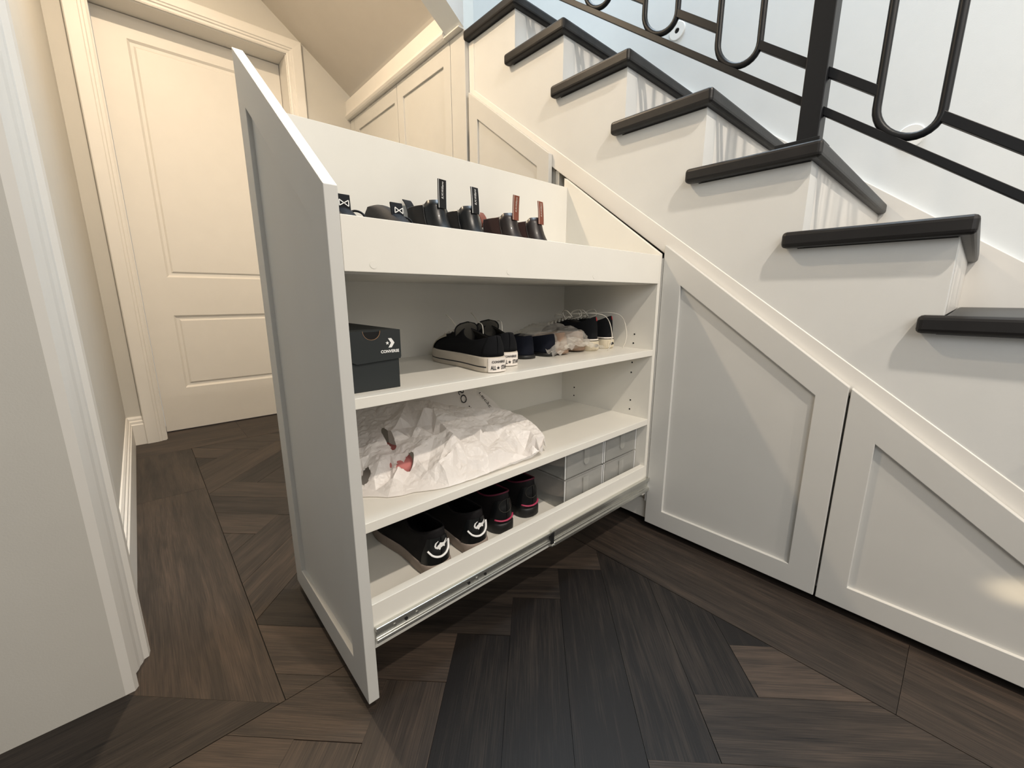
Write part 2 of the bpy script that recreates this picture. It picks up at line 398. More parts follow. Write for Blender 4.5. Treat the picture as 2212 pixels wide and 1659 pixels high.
# string of the upper flight (closed side)
bm = B(); prism(bm, [(1.152, 1.826), (.02, 2.66), (.02, 3.4), (1.152, 2.6)], 'x', -1.688, -1.575)
struct('wall_upper_flight', bm, M['stairwall'], 'closed white side wall of the upper stair flight', 'wall')
# stairwell walls
YW = 2.13
bm = B(); box(bm, -3.05, 2.2, YW, YW+.1, -.1, 5.0)
struct('wall_right', bm, M['stairwall'], 'bluish white wall behind the stairs', 'wall')
bm = B(); box(bm, XD-.16, XD-.02, 1.9, YW, 2.0, 5.0)
struct('wall_landing', bm, M['stairwall'])
bm = B()
pts = [(-1.5, 2.02), (1.0, .185), (1.0, -.05), (-1.5, 1.6)]
prism(bm, pts, 'y', YW-.016, YW)
struct('baseboard_right', bm, M['trim'], 'white sloping skirting board along the wall behind the stairs', 'skirting board', bevel=.003)
for (px, pz, lb) in ((-1.17, 2.005, 'small round white step light on the stair wall, the upper one'), (-.247, 1.305, 'small round white step light on the stair wall, the lower one near the post')):
    t = thing('step_light', lb, 'wall light', (px, YW, pz), 0, 'round step lights on the stair wall')
    bm = B(); n = 32
    rg = [[(cos(2*pi*k/n)*r, y, sin(2*pi*k/n)*r) for k in range(n)] for r, y in ((.040, 0), (.040, -.004), (.037, -.006), (.012, -.006), (.011, -.001))]
    V = grid(bm, rg, closev=True); obj('bezel', bm, M['lampwhite'], t, smooth=False)
    bm = B(); cyl(bm, (0, -.0022, 0), .0112, .002, 'y'); obj('lens', bm, M['darkhole'], t)

# ================================================================== STAIRCASE
YS = 1.176; YN = 1.148
st = thing('staircase', 'white painted staircase with dark oak nosings above the cupboards', 'staircase', (0, YS, 0))
SO = (0, YS, 0)
def tz(k): return 1.815-.1838*(k-1) if k > 1 else 1.815   # tread top
def nx(k): return {1: -1.272}.get(k, -1.024+.2505*(k-2))    # front nosing x
TZ = {1: 1.812, 2: 1.633, 3: 1.449, 4: 1.268, 5: 1.085, 6: .897, 7: .714, 8: .530, 9: .347, 10: .163}
NX = {1: -1.268, 2: -1.028, 3: -.774, 4: -.524, 5: -.274, 6: -.017, 7: .236, 8: .488, 9: .740, 10: .992}
TH = .036; RI = .022
pts = []
for k in range(1, 11):
    rx = NX[k]-RI; pts += [((NX[k-1]-RI) if k > 1 else -1.60, TZ[k]-TH), (rx, TZ[k]-TH)]
poly = [(-1.60, 1.55)] + pts + [(NX[10]-RI, 0), (.62, 0)]
# lower edge sits behind the sloping cover board
poly = [(-1.573, 1.56)] + [(max(p[0], -1.573), p[1]) for p in pts] + [(NX[10]-RI, 0), (.66, 0), (.60, .02)]
bm = B(); prism(bm, poly, 'y', YS, YS+.06)
obj('side_panel', bm, M['side'], st, SO)
for k in range(1, 11):
    bm = B(); rx = NX[k]-RI; z1 = TZ[k]-TH; z0 = TZ[k+1]-.002 if k < 10 else 0
    box(bm, rx-.02, rx, YS+.0602, YW-.017, z0, z1); obj('riser', bm, M['riser'], st, SO)
for k in range(1, 11):
    x1 = NX[k]; x0 = (NX[k-1]-RI-.034) if k > 1 else -1.578
    z1, z0 = TZ[k], TZ[k]-TH
    bm = B()
    if k == 1: box(bm, x0, x1, YN, YW-.017, z0, z1)
    else: prism(bm, [(x0, YN), (x1, YN), (x1, YW-.017), (NX[k-1]-RI, YW-.017), (NX[k-1]-RI, YS+.001), (x0, YS+.001)], 'z', z0, z1)
    obj('tread', bm, M['tread'], st, SO, bevel=.009, bseg=3)
    # thin packing strip under the nosing return
    bm = B(); box(bm, x0+.03, x1-RI-.002, YS-.004, YS-.0005, z0-.0018, z0-.0001); obj('packing_strip', bm, M['blackrubber'], st, SO)
bm = B(); box(bm, XD+.001, -1.59, 1.20, YW-.001, 1.70, 1.812)
obj('landing', bm, M['riser'], st, SO)

# ================================================================== RAILING
YR = 1.205
rl = thing('stair_railing', 'black iron stair railing with long rounded loops and a square post', 'railing', (-.315, YR, 1.085))
RO = (-.315, YR, 1.085)
bm = B(); box(bm, -.336, -.294, YR-.020, YR+.022, 1.094, 2.05); obj('newel_post', bm, M['black_iron'], rl, RO, bevel=.0015)
bm = B(); box(bm, -.372, -.284, YR-.045, YR+.045, 1.085, 1.094); obj('base_plate', bm, M['black_iron'], rl, RO, bevel=.0015)
def zb(x): return .943-.722*x
def zm(x): return 1.017-.73*x
def bar(x0, x1, f, h=.018, t=.014):
    bm = B(); prism(bm, [(x0, f(x0)-h/2), (x1, f(x1)-h/2), (x1, f(x1)+h/2), (x0, f(x0)+h/2)], 'y', YR-t/2, YR+t/2); return bm
obj('bottom_rail', bar(-1.75, -.336, zb), M['black_iron'], rl, RO, bevel=.001)
obj('bottom_rail', bar(-.294, .9, zb), M['black_iron'], rl, RO, bevel=.001)
loops = [-1.38, -1.16, -.935, -.716, -.496, -.150, .085, .30, .52, .74]
LR = .051
for cx in loops:
    z0 = zb(cx)+.004; pts = []
    # rounded bottom sitting on the sloping rail, long straight sides
    zc = z0+LR*1.22; H = .62
    for a in range(0, 17): pts.append((cx-LR*cos(pi*a/16), YR, zc-LR*1.0*sin(pi*a/16)+(.030 if a < 8 else 0)*0))
    # shear so that the bowl follows the slope like the photo
    pts = [(x, y, z-.32*(x-cx)) for x, y, z in pts]
    top = [(cx-LR*cos(pi*a/16), YR, zc+H+LR*sin(pi*a/16)) for a in range(16, -1, -1)]
    allp = pts + [(cx+LR, YR, zc+H*.33), (cx+LR, YR, zc+H*.66)] + top + [(cx-LR, YR, zc+H*.66), (cx-LR, YR, zc+H*.33)]
    bm = B(); tube(bm, allp, .0078, 10, closed=True, ry=.0078); obj('loop', bm, M['black_iron'], rl, RO, smooth=True)
seg = [(-1.75, -1.38-LR)]+[(a+LR, b-LR) for a, b in zip(loops, loops[1:])]
for a, b in seg:
    if a < -.315 < b:
        obj('middle_rail', bar(a, -.336, zm, .021), M['black_iron'], rl, RO, bevel=.001); obj('middle_rail', bar(-.294, b, zm, .021), M['black_iron'], rl, RO, bevel=.001)
    else: obj('middle_rail', bar(a, b, zm, .021), M['black_iron'], rl, RO, bevel=.001)
obj('handrail', bar(-1.75, .9, lambda x: zb(x)+.86, .03, .045), M['black_iron'], rl, RO, bevel=.004)

# ================================================================== UNDER-STAIR CUPBOARDS
Y0 = 1.154; YT = 1.173
def zt(x): return .896-.7355*(x+.626)            # top edge of the sloping cupboard fronts
def trap_front(name_root, label, x0, x1, ztop, fl, fr, ft, fb=.057, depth=.5, zbot=.02, cat='cupboard', carcass=True):
    """cupboard with a shaker front whose top edge may slope; fl/fr stile widths, ft drop from top edge (vertical)"""
    t = thing(name_root, label, cat, (x0, Y0, 0)); O = (x0, Y0, 0); g = .0012
    out = [(x0+g, zbot), (x1-g, zbot), (x1-g, ztop(x1)), (x0+g, ztop(x0))]
    inn = [(x0+fl, zbot+fb), (x1-fr, zbot+fb), (x1-fr, ztop(x1-fr)-ft), (x0+fl, ztop(x0+fl)-ft)]
    bm = B(); ring_prism(bm, out, inn, 'y', Y0, Y0+.018); obj('door_frame', bm, M['cab'], t, O, bevel=.0014)
    bm = B(); prism(bm, inn, 'y', Y0+.0085, Y0+.0175); obj('door_panel', bm, M['cab'], t, O)
    if carcass:
        y1 = Y0+depth; bm = B(); e = .018; zz0, zz1 = ztop(x0)-.03, ztop(x1)-.03
        for xa, zz in ((x0+g, zz0), (x1-g-e, zz1)): box(bm, xa, xa+e, YT+.014, y1, .09, zz)
        prism(bm, [(x0+g, zz0), (x1-g, zz1), (x1-g, zz1-.018), (x0+g, zz0-.018)], 'y', YT+.016, y1)
        box(bm, x0+g+e, x1-g-e, YT+.014, y1, .09, .108); obj('carcass', bm, M['board'], t, O)
    return t
trap_front('under_stair_cupboard', 'under-stair cupboard with slanted shaker front just right of the open shoe rack', -.625, -.1575, zt, .057, .061, .074)
trap_front('under_stair_cupboard', 'lowest under-stair cupboard with slanted shaker front at the right picture edge', -.1555, .315, zt, .057, .061, .074)
trap_front('under_stair_cupboard', 'tall slanted shaker cupboard under the stairs behind the open shoe rack', -1.555, -1.0865, lambda x: 1.245-.724*(x+1.089), .057, .061, .074)
flat = lambda x: 1.818
trap_front('tall_cupboard', 'tall cream shaker cupboard nearest the slanted ones, below the sloping soffit', -2.172, -1.680, flat, .061, .056, .076, depth=.5)
trap_front('tall_cupboard', 'cream shaker cupboard in the far corner beside the end wall', -2.730, -2.174, flat, .061, .028, .076, depth=.5)
# fillers, cover boards, plinth
bm = B(); box(bm, -1.678, -1.573, Y0, Y0+.02, .02, 1.818); box(bm, -2.788, -2.732, Y0, Y0+.02, .02, 1.818)
struct('trim_2', bm, M['cab'], 'cream filler panels beside the tall cupboards', 'filler panel', bevel=.001)
bm = B(); prism(bm, [(1.128, 1.826), (1.122, 1.836), (1.132, 1.856), (1.132, 1.921), (Y0+.02, 1.921), (Y0+.02, 1.820), (1.134, 1.820)], 'x', XD, -1.690)
prism(bm, [(1.128, 1.8205), (1.128, 1.8255), (Y0+.02, 1.8255), (Y0+.02, 1.8205)], 'x', -1.690, -1.579)
struct('trim_3', bm, M['trim'], 'cream cornice board above the tall cupboards', 'cornice')
# sloping cover board, sits between cupboard fronts and stair side
up = lambda x: .480-.7225*x; lo = lambda x: .395-.7355*(x+.641)+.877-.395
bm = B(); xr = .62
prism(bm, [(-1.573, 1.44), (-1.5375, 1.44), (-1.5375, up(-1.5375)-.064), (xr, up(xr)-.066), (xr, up(xr)), (-1.5375, up(-1.5375)), (-1.5375, 1.774), (-1.573, 1.774)], 'y', YT, YT+.012)
struct('trim_4', bm, M['trim'], 'white sloping cover board following the stairs above the cupboards', 'cover board', bevel=.002, bseg=3)
bm = B(); box(bm, -2.78, -1.085, 1.235, 1.25, 0, .088); box(bm, -.625, .62, 1.235, 1.25, 0, .088)
struct('trim_5', bm, M['cab'], 'recessed plinth under the cupboards', 'plinth')

# housing the open rack slides out of
t = thing('rack_housing', 'open white compartment under the stairs behind the pulled-out shoe rack', 'cupboard carcass', (-.85, YT, 0)); O = (-.85, YT, 0)
bm = B(); box(bm, -1.083, -1.065, YT+.013, 1.90, .105, 1.19); obj('side_board', bm, M['board'], t, O)
bm = B(); box(bm, -.6265, -.6445, YT+.013, 1.90, .105, .85); obj('side_board', bm, M['board'], t, O)
bm = B(); box(bm, -1.083, -.6265, YT, YT+.012, .022, .088); box(bm, -1.083, -.6265, YT+.0125, 1.90, .088, .1045); obj('bottom_board', bm, M['board'], t, O)
bm = B(); box(bm, -1.083, -.6265, 1.901, 1.918, .088, .84); obj('back_board', bm, M['board'], t, O)
bm = B(); box(bm, -.6300, -.6256, 1.1562, YT-.0005, .092, .858); obj('edge_strip', bm, M['cab'], t, O)

# ================================================================== PULL-OUT SHOE RACK
YF = .214; XF0, XF1 = -1.080, -.627; YI = YF+.020; XI = -.985; XO = -.630; YE = 1.139
rk = thing('pull_out_shoe_rack', 'white pull-out shoe rack slid out from under the stairs', 'shoe rack', (-.85, .7, .02)); KO = (-.85, .7, .02)
zf = lambda x: .903-.744*(x+.627)
out = [(XF0, .020), (XF1, .020), (XF1, zf(XF1)), (XF0, zf(XF0))]
inn = [(-1.024, .078), (-.690, .078), (-.690, zf(-.690)-.085), (-1.024, zf(-1.024)-.085)]
bm = B(); ring_prism(bm, out, inn, 'y', YF, YI); fp = obj('front_panel', bm, M['cab'], rk, KO, bevel=.0012)
fp['label'] = 'slanted grey-white shaker front'
bm = B(); prism(bm, inn, 'y', YF+.009, YI-.0005); obj('center_panel', bm, M['cab'], fp)
for o in (bpy.data.objects[x.name] for x in fp.children): o.data.transform(Matrix.Translation(-Vector(KO)))
bm = B(); box(bm, XI-.016, XI, YI, YE, .115, 1.110); obj('back_panel', bm, M['board'], rk, KO, bevel=.0006)
ze = lambda x: .868-.7355*(x+.627)
bm = B(); prism(bm, [(XI-.014, .115), (XO, .115), (XO, ze(XO)), (XI-.014, ze(XI-.014))], 'y', YE, YE+.016); ep = obj('end_panel', bm, M['board'], rk, KO)
for (hx, hz) in ((-.695, .635), (-.697, .607), (-.697, .546), (-.698, .514), (-.927, .427), (-.927, .397), (-.695, .424), (-.696, .394)):
    bm = B(); cyl(bm, (hx, YE-.0006, hz), .0026, .0006, 'y', 12); obj('shelf_pin_hole', bm, M['darkhole'], ep, KO)
bm = B(); box(bm, XI+.0005, XO, YI, YE, .574, .592); obj('shelf', bm, M['board'], rk, KO, bevel=.0008)
bm = B(); box(bm, XI+.0005, XO, YI, YE, .356, .374); obj('shelf', bm, M['board'], rk, KO, bevel=.0008)
bm = B(); box(bm, XI+.0005, XO-.018, YI, YE, .784, .800); obj('top_tray', bm, M['board'], rk, KO)
bm = B(); box(bm, XO-.016, XO+.003, YI, YE, .786, .8655); fa = obj('fascia', bm, M['board'], rk, KO, bevel=.0008)
for yy in (.279, .557, .833):
    bm = B(); cyl(bm, (XO+.003, yy, .7975), .0062, .0005, 'x', 24); obj('screw_cap', bm, M['board'], fa, KO)
bm = B(); box(bm, XI+.0005, XO-.018, YI, YE, .159, .175); obj('bottom_board', bm, M['board'], rk, KO)
bm = B(); box(bm, XO-.016, XO+.002, YI, YE, .128, .218); obj('rail_board', bm, M['board'], rk, KO, bevel=.0008)
# telescopic runner: inner member full length, outer member at the housing end
def runner(y0, y1, x0, zc, hh, depth):
    c = x0; p = [(c, zc-hh), (c+depth, zc-hh), (c+depth, zc-hh*.55), (c+depth*.35, zc-hh*.45), (c+depth*.35, zc+hh*.45), (c+depth, zc+hh*.55), (c+depth, zc+hh), (c, zc+hh)]
    bm = B(); prism(bm, [(a, b) for a, b in p], 'y', y0, y1); return bm
rn = obj('runner', runner(YI+.001, 1.10, XO+.0022, .158, .0155, .0085), M['steel'], rk, KO, bevel=.0012)
rn['label'] = 'zinc telescopic drawer runner'
ro = obj('runner_sleeve', runner(.70, 1.16, XO+.0032, .155, .0225, .0105), M['steel'], rn, KO, bevel=.0015)
for k, yy in enumerate((.272, .295, .318, .44, .462, .484)):
    bm = B(); cyl(bm, (XO+.0050, yy, .158), .0032, .002, 'x', 16); obj('runner_screw', bm, M['blackrubber' if k % 2 else 'steel'], rn, KO)
bm = B(); box(bm, XO+.006, XO+.0125, .688, .700, .141, .171); obj('end_stop', bm, M['blackrubber'], rn, KO, bevel=.001)
for zz in (.136, .175):
    bm = B(); cyl(bm, (XO+.0095, .690, zz), .0042, .016, 'y', 14); obj('roller', bm, M['steel'], rn, KO)

# ================================================================== SHOES
OUT = [(0, 0), (.006, .24), (.02, .42), (.05, .58), (.10, .67), (.18, .70), (.30, .69), (.42, .73), (.55, .86), (.68, .985), (.76, 1.0), (.84, .93), (.91, .76), (.96, .53), (.99, .27), (1, 0)]
def hw(t):
    for (a, b), (c, d) in zip(OUT, OUT[1:]):
        if t <= c: f = (t-a)/(c-a) if c > a else 0; return b+(d-b)*f
    return 0
class Shoe:
    def __init__(s, L=.285, W=.098, hs=.03, rim=(.062, .058, .030), zb=.075, zf=.085, dip=.012, toe=.05, vin=.35, h1b=.03, fwd=.02, h2=.02, lean=0, inset=.94, h2f=None, c1x=-.004, step=0):
        s.__dict__.update(locals()); s.M = 44
        if h2f is None: s.h2f = h2
    def outline(s, t, side=1, k=1.0):
        x = s.L*(.5-.5*cos(pi*t)); w = hw(x/s.L)*s.W/2*k
        cx = s.L/2
        return Vector((cx+(x-cx)*(1-(1-k)*.35*s.W/ (s.L/2)*3), side*w, 0))
    def T(s, t, side):
        cx, rx, ry = s.rim; ph = pi*t
        c = (1-cos(ph))/2
        if s.step: g = min(1, max(0, (c-.76)/.09)); c = g*g*(3-2*g)
        return Vector((cx-rx*cos(ph), side*ry*sin(ph), s.zb+(s.zf-s.zb)*c-s.dip*sin(ph)**2))
    def surf(s, t, side, v):
        Bp = s.outline(t, side, s.inset); Bp.z = s.hs*.9; Tp = s.T(t, side); c = (1-cos(pi*t))/2
        h1 = s.h1b*(1-c)+s.toe*c
        C1 = Bp+Vector((s.c1x*c, 0, h1)); C1.y *= .99
        C2 = Tp+Vector((s.fwd*c-.004*(1-c), side*.003, -s.h2-(s.h2f-s.h2)*c*sqrt(c)))
        return Bp*(1-v)**3+C1*3*v*(1-v)**2+C2*3*v*v*(1-v)+Tp*v**3
    def loop(s):
        m = s.M; return [(i/m, 1) for i in range(m+1)]+[(i/m, -1) for i in range(m-1, 0, -1)]
    def upper(s, nv=14):
        bm = B(); grid(bm, [[s.surf(t, sd, j/nv) for t, sd in s.loop()] for j in range(nv+1)], closev=True); return bm
    def sole(s, ks=((0, .955), (.12, 1.0), (.85, 1.0), (1, .975))):
        bm = B(); R = []
        for zf_, k in ks:
            r = []
            for t, sd in s.loop():
                p = s.outline(t, sd, k); p.z = s.hs*zf_; r.append(p)
            R.append(r)
        V = grid(bm, R, closev=True); bm.faces.new(V[0][::-1]); bm.faces.new(V[-1]); return bm
    def insole(s):
        bm = B(); bm.faces.new([bm.verts.new(s.outline(t, sd, .88)+Vector((0, 0, s.hs+.0015))) for t, sd in s.loop()]); return bm
    def band(s, z0, z1, k=1.004, t0=0, t1=1):
        """thin line running round the sole wall"""
        bm = B(); tt = [t0+(t1-t0)*i/40 for i in range(41)]
        for sd in (1, -1):
            R = [[s.outline(t, sd, k)+Vector((0, 0, z)) for t in tt] for z in (z0, z1)]; grid(bm, R)
        return bm
    def patch(s, t0, t1, v0, v1, off=.0012, sides=(1, -1), n=12):
        bm = B()
        for sd in sides:
            R = []
            for i in range(n+1):
                r = []
                for j in range(n+1):
                    t = t0+(t1-t0)*i/n; v = v0+(v1-v0)*j/n; e = .01
                    p = s.surf(t, sd, v); du = s.surf(min(1, t+e), sd, v)-s.surf(max(0, t-e), sd, v); dv = s.surf(t, sd, min(1, v+e))-s.surf(t, sd, max(0, v-e))
                    nn = du.cross(dv)
                    if nn.length < 1e-9: nn = Vector((0, 0, 1))
                    nn.normalize(); c = p-Vector((s.L*.45, 0, .0))
                    if nn.dot(c) < 0: nn = -nn
                    r.append(p+nn*off)
                R.append(r)
            grid(bm, R)
        bmesh.ops.remove_doubles(bm, verts=bm.verts, dist=1e-5); return bm
    def heelwrap(s, u, z, off=.0012):
        """metres along the heel outline (signed), height -> point on the sole's heel wall; u>0 towards the -y side seen from behind reads left to right"""
        sd = -1 if u > 0 else 1; a = abs(u); t = 0; acc = 0; prev = s.outline(0, sd)
        while acc < a and t < .6:
            t += .0006; q = s.outline(t, sd); acc += (q-prev).length; prev = q
        p = prev.copy(); c = Vector((s.rim[0]*.6, 0, 0)); d = (p-c); d.normalize(); p += d*off; p.z = z; return p
def lacing(s, bm, vs=(.50, .60, .70, .80), dt=.055, r=.0022, lift=.004):
    for i, v in enumerate(vs):
        a = s.surf(1-dt, 1, v); b = s.surf(1-dt, -1, v); m = s.surf(1, 1, v)
        tube(bm, [a+Vector((0, .002, .001)), (a+m)/2+Vector((0, 0, lift)), m+Vector((0, 0, lift)), (b+m)/2+Vector((0, 0, lift)), b+Vector((0, -.002, .001))], r, 6)
    return bm
def duptree(root, loc, rz, label):
    r = root.copy(); COL.objects.link(r); r.location = loc; r.rotation_euler = (0, 0, rz); r['label'] = label
    def rec(src, dst):
        for ch in list(src.children):
            c = ch.copy(); COL.objects.link(c); c.parent = dst; rec(ch, c)
    rec(root, r); return r
ZS1 = .592; ZS2 = .374; ZB = .175; ZTP = .800

# ---- canvas sneakers with lettered heels
def canvas_sneaker(label, loc, rz, grp):
    t = thing('canvas_sneaker', label, 'sneaker', loc, rz, grp)
    s = Shoe(.274, .092, .033, (.070, .060, .029), .078, .088, .016, .032, fwd=.045, h2=.012)
    so = obj('sole', s.sole(), M['rubber'], t, smooth=True, bevel=.001)
    obj('sole_stripe', s.band(.011, .0135, 1.006, .13, .93), M['ink'], so)
    obj('upper', s.upper(), [M['canvas'], M['lining']], t, smooth=True, solid=.0022)
    obj('insole', s.insole(), M['lining'], t)
    obj('toe_cap', s.patch(.74, 1, 0, .56, .0028), M['rubber'], t, smooth=True)
    bm = B(); R = []      # heel label plate
    for z in (.002, .0315): R.append([s.heelwrap(-.024+.048*i/16, z, .0012) for i in range(17)])
    grid(bm, R); hl = obj('heel_label', bm, M['rubberwhite'], t, solid=.001)
    bm = text_bm('CONVERSE', .0066, bold=.0002); mapbm(bm, lambda c: s.heelwrap(c.x*.98+0, .0235+c.y, .0024)); obj('lettering', bm, M['ink'], hl)
    for wd, cx in (('ALL', -.0125), ('STAR', .0132)):
        bm = text_bm(wd, .0125, bold=.0003); mapbm(bm, lambda c: s.heelwrap(c.x*.55+cx, .0110+c.y*.95, .0024)); obj('lettering', bm, M['ink'], hl)
    bm = B(); poly_bm(bm, star_pts(.0040)); mapbm(bm, lambda c: s.heelwrap(c.x-.0022, .0110+c.y, .0024)); obj('star', bm, M['ink'], hl)
    obj('heel_strip', s.patch(0, .17, .05, .98, .0018, n=8), M['canvas'], t, smooth=True, solid=.0015)
    # tongue, standing up out of the collar
    bm = B(); P = []
    for i in range(13):
        f = i/12; w_ = .034*sqrt(max(0, 1-(max(0, f-.55)/.45)**2))*(.75+.25*f) if f > .0 else .02
        x = .136-.014*f; z = .052+.048*f
        P.append([(x+.006*(2*j/8-1)**2, (2*j/8-1)*w_, z) for j in range(9)])
    grid(bm, P); tg = obj('tongue', bm, M['lining'], t, smooth=True, solid=.002)
    bm = B(); pp = [P[i][0] for i in range(13)]+[P[12][4]]+[P[i][8] for i in range(12, -1, -1)]
    tube(bm, pp, .0016, 6); obj('tongue_edge', bm, M['canvas'], tg, smooth=True)
    bm = lacing(s, B(), (.46, .55, .64, .73), .10, .0024, .004)
    obj('lace', bm, M['lace'], t, smooth=True); bm = B()
    a = s.surf(.90, 1, .86); tube(bm, [a, a+Vector((.012, .004, .010)), a+Vector((.030, .008, .026)), a+Vector((.048, .010, .034))], .0014, 6)
    obj('lace_end', bm, M['lace'], t, smooth=True); bm = B()
    a = s.surf(.86, -1, .9); tube(bm, [a, a+Vector((-.010, -.012, .016)), a+Vector((-.03, -.014, .012)), a+Vector((-.036, -.013, -.012))], .0013, 6)
    obj('lace_end', bm, M['lace'], t, smooth=True)
    for sd in (1, -1):
        for v in (.50, .62, .74): bm = B(); tube(bm, [s.surf(.87, sd, v)+Vector((0, 0, .002))+Vector((.004*cos(k*pi/4), .002*sin(k*pi/4)*0, .004*sin(k*pi/4))) for k in range(8)], .0009, 5, closed=True); obj('eyelet', bm, M['rubberwhite'], t, smooth=True)
    return t
cs = canvas_sneaker('black canvas sneaker with lettered white heel, nearer the charcoal shoe box', (-.652, .550, ZS1), radians(174), 'black canvas sneakers on the middle shelf')
duptree(cs, (-.694, .620, ZS1), radians(164), 'black canvas sneaker with lettered white heel, tucked against the navy slip-ons')

# ---- navy slip-ons
def slip_on(label, loc, rz, grp):
    t = thing('slip_on_shoe', label, 'shoe', loc, rz, grp)
    s = Shoe(.236, .084, .010, (.075, .068, .031), .060, .052, .006, .022, fwd=.05, h2=.012, h1b=.02)
    obj('sole', s.sole(), M['blackrubber'], t, smooth=True); obj('upper', s.upper(), [M['navy'], M['navy']], t, smooth=True, solid=.003)
    return t
sl = slip_on('navy slip-on shoe beside the black canvas sneakers', (-.742, .736, ZS1), radians(177), 'navy slip-on shoes on the middle shelf')
duptree(sl, (-.736, .814, ZS1), radians(178), 'navy slip-on shoe beside the clear plastic bag')

# ---- black skate shoes with cream soles
def skate_shoe(label, loc, rz, grp):
    t = thing('skate_shoe', label, 'sneaker', loc, rz, grp)
    s = Shoe(.232, .078, .034, (.060, .052, .026), .100, .092, .014, .045, fwd=.04, h2=.02, h1b=.03)
    so = obj('sole', s.sole(), M['cream'], t, smooth=True, bevel=.001)
    obj('foxing_stripe', s.band(.0325, .0355, .985), M['rubberwhite'], so); obj('foxing_line', s.band(.0295, .0315, 1.004), M['ink'], so)
    bm = B(); grid(bm, [[s.heelwrap(-.016+.032*i/12, z, .001) for i in range(13)] for z in (.005, .025)]); hl = obj('heel_label', bm, M['cream'], t, solid=.0008)
    bm = B(); poly_bm(bm, [(-.010, 0), (-.006, .004), (0, .0055), (.006, .004), (.010, 0), (.006, -.0025), (.002, -.001), (-.002, -.004), (-.006, -.001)]); mapbm(bm, lambda c: s.heelwrap(c.x, .015+c.y, .002)); obj('eye_mark', bm, M['ink'], hl)
    obj('upper', s.upper(), [M['canvas'], M['lining']], t, smooth=True, solid=.0022)
    obj('insole', s.insole(), M['lining'], t)
    hb = obj('heel_band', s.patch(0, .30, .80, .97, .0012, sides=(-1,), n=10), M['redink'], t, smooth=True)
    bm = lacing(s, B(), (.46, .56, .66, .76, .86, .94), .14, .0042, .006)
    for sd in (1, -1):
        a = s.surf(.88, sd, .95)
        tube(bm, [a, a+Vector((.004, sd*.012, .022)), a+Vector((-.02, sd*.02, .028)), a+Vector((-.034, sd*.012, .012)), a+Vector((-.02, 0, .004)), a], .0018, 6)
        tube(bm, [a, a+Vector((.010, sd*.006, .012)), a+Vector((.026, sd*.016, .016)), a+Vector((.036, sd*.010, .006)), a+Vector((.012, 0, .006))], .0018, 6)
    b = s.T(.3, 1); 
    tube(bm, [s.surf(.9, 1, .9), s.surf(.9, 1, .9)+Vector((-.04, .01, .02)), Vector((.012, -.016, .108)), Vector((-.012, -.034, .092)), Vector((-.024, -.040, .05)), Vector((-.026, -.034, .02)), Vector((-.020, -.028, .002))][:7], .0012, 6)
    obj('lace', bm, M['lace'], t, smooth=True); return t
sk = skate_shoe('black skate shoe with cream sole, half hidden behind the clear bag', (-.728, .990, ZS1), radians(178), 'black skate shoes at the end of the middle shelf')
duptree(sk, (-.732, 1.074, ZS1), radians(180), 'black skate shoe with cream sole, nearest the end panel')

# ---- boots
def chelsea(label, loc, rz, grp, leather, gore, tab, ink, tabs='curl', sc=1.0):
    t = thing('ankle_boot', label, 'boot', loc, rz, grp)
    s = Shoe(.280*sc, .094*sc, .022, (.064*sc, .052*sc, .035*sc),   .155*sc, .163*sc, .003, .036, step=1, fwd=.012, h2=.07, h1b=.05, h2f=.122, c1x=-.02)
    s.heel_back = True
    obj('sole', s.sole(((0, .96), (.1, .985), (1, .985))), M['blackrubber'], t, smooth=True)
    obj('upper', s.upper(22), [leather, gore], t, smooth=True, solid=.003)
    for sd in (1, -1): obj('elastic_gusset', s.patch(.30, .665, .50, .995, .0016, sides=(sd,), n=12), gore, t, smooth=True)
    for sd in (1, -1):
        bm = B()
        for tt in (.295, .675): tube(bm, [s.surf(tt, sd, .5+.5*i/10)+Vector((0, sd*.002, 0)) for i in range(11)], .0012, 6)
        obj('seam', bm, leather, t, smooth=True)
    # pull tabs: front (tall) and back
    def pulltab(px, dirx, h, curl, tilt):
        bm = B(); z0 = (s.zf if dirx > 0 else s.zb)-.018; P = []
        for i in range(13):
            f = i/12; P.append((px+dirx*(curl*f*f*1.0-.001), tilt*f*f, z0+h*(f-.28*abs(curl)/.02*f*f*.6)))
        ribbon(bm, P, (0, 1, 0), .025, .0022); o = obj('pull_tab', bm, tab, t, smooth=False, bevel=.0004)
        bm = text_bm('R.M.Williams', .0070, .3)
        def fn(c):
            f = min(1, max(0, .62+c.x/ h)); i = f*12; a = int(min(11, i)); p = Vector(P[a]).lerp(Vector(P[a+1]), i-a)
            return p+Vector((dirx*.0017, -c.y*(1 if dirx > 0 else -1)*1.2, 0))
        mapbm(bm, fn); obj('lettering', bm, ink, o)
        for q in (-.0112, .0112):
            bm = B(); ribbon(bm, [Vector(p)+Vector((dirx*.0014, q, 0)) for p in P], (0, 1, 0), .0010, .0008); obj('edge_stitching', bm, ink, o)
    pulltab(s.rim[0]+s.rim[1]+.0055, 1, .062, .006 if tabs == 'curl' else -.004, -.004 if tabs == 'curl' else 0)
    pulltab(s.rim[0]-s.rim[1]-.005, -1, .052, .020, 0)
    return t
for (y, lab, tb, rz) in ((.530, 'black leather ankle boot beside the black slippers', 'curl', 8), (.628, 'black leather ankle boot beside the brown pair', 'up', 6)):
    chelsea(lab, (-.962, y, ZTP), radians(rz), 'black leather ankle boots on the top tray', M['blackleather'], M['gore'], M['gore'], M['whiteink'], tb)
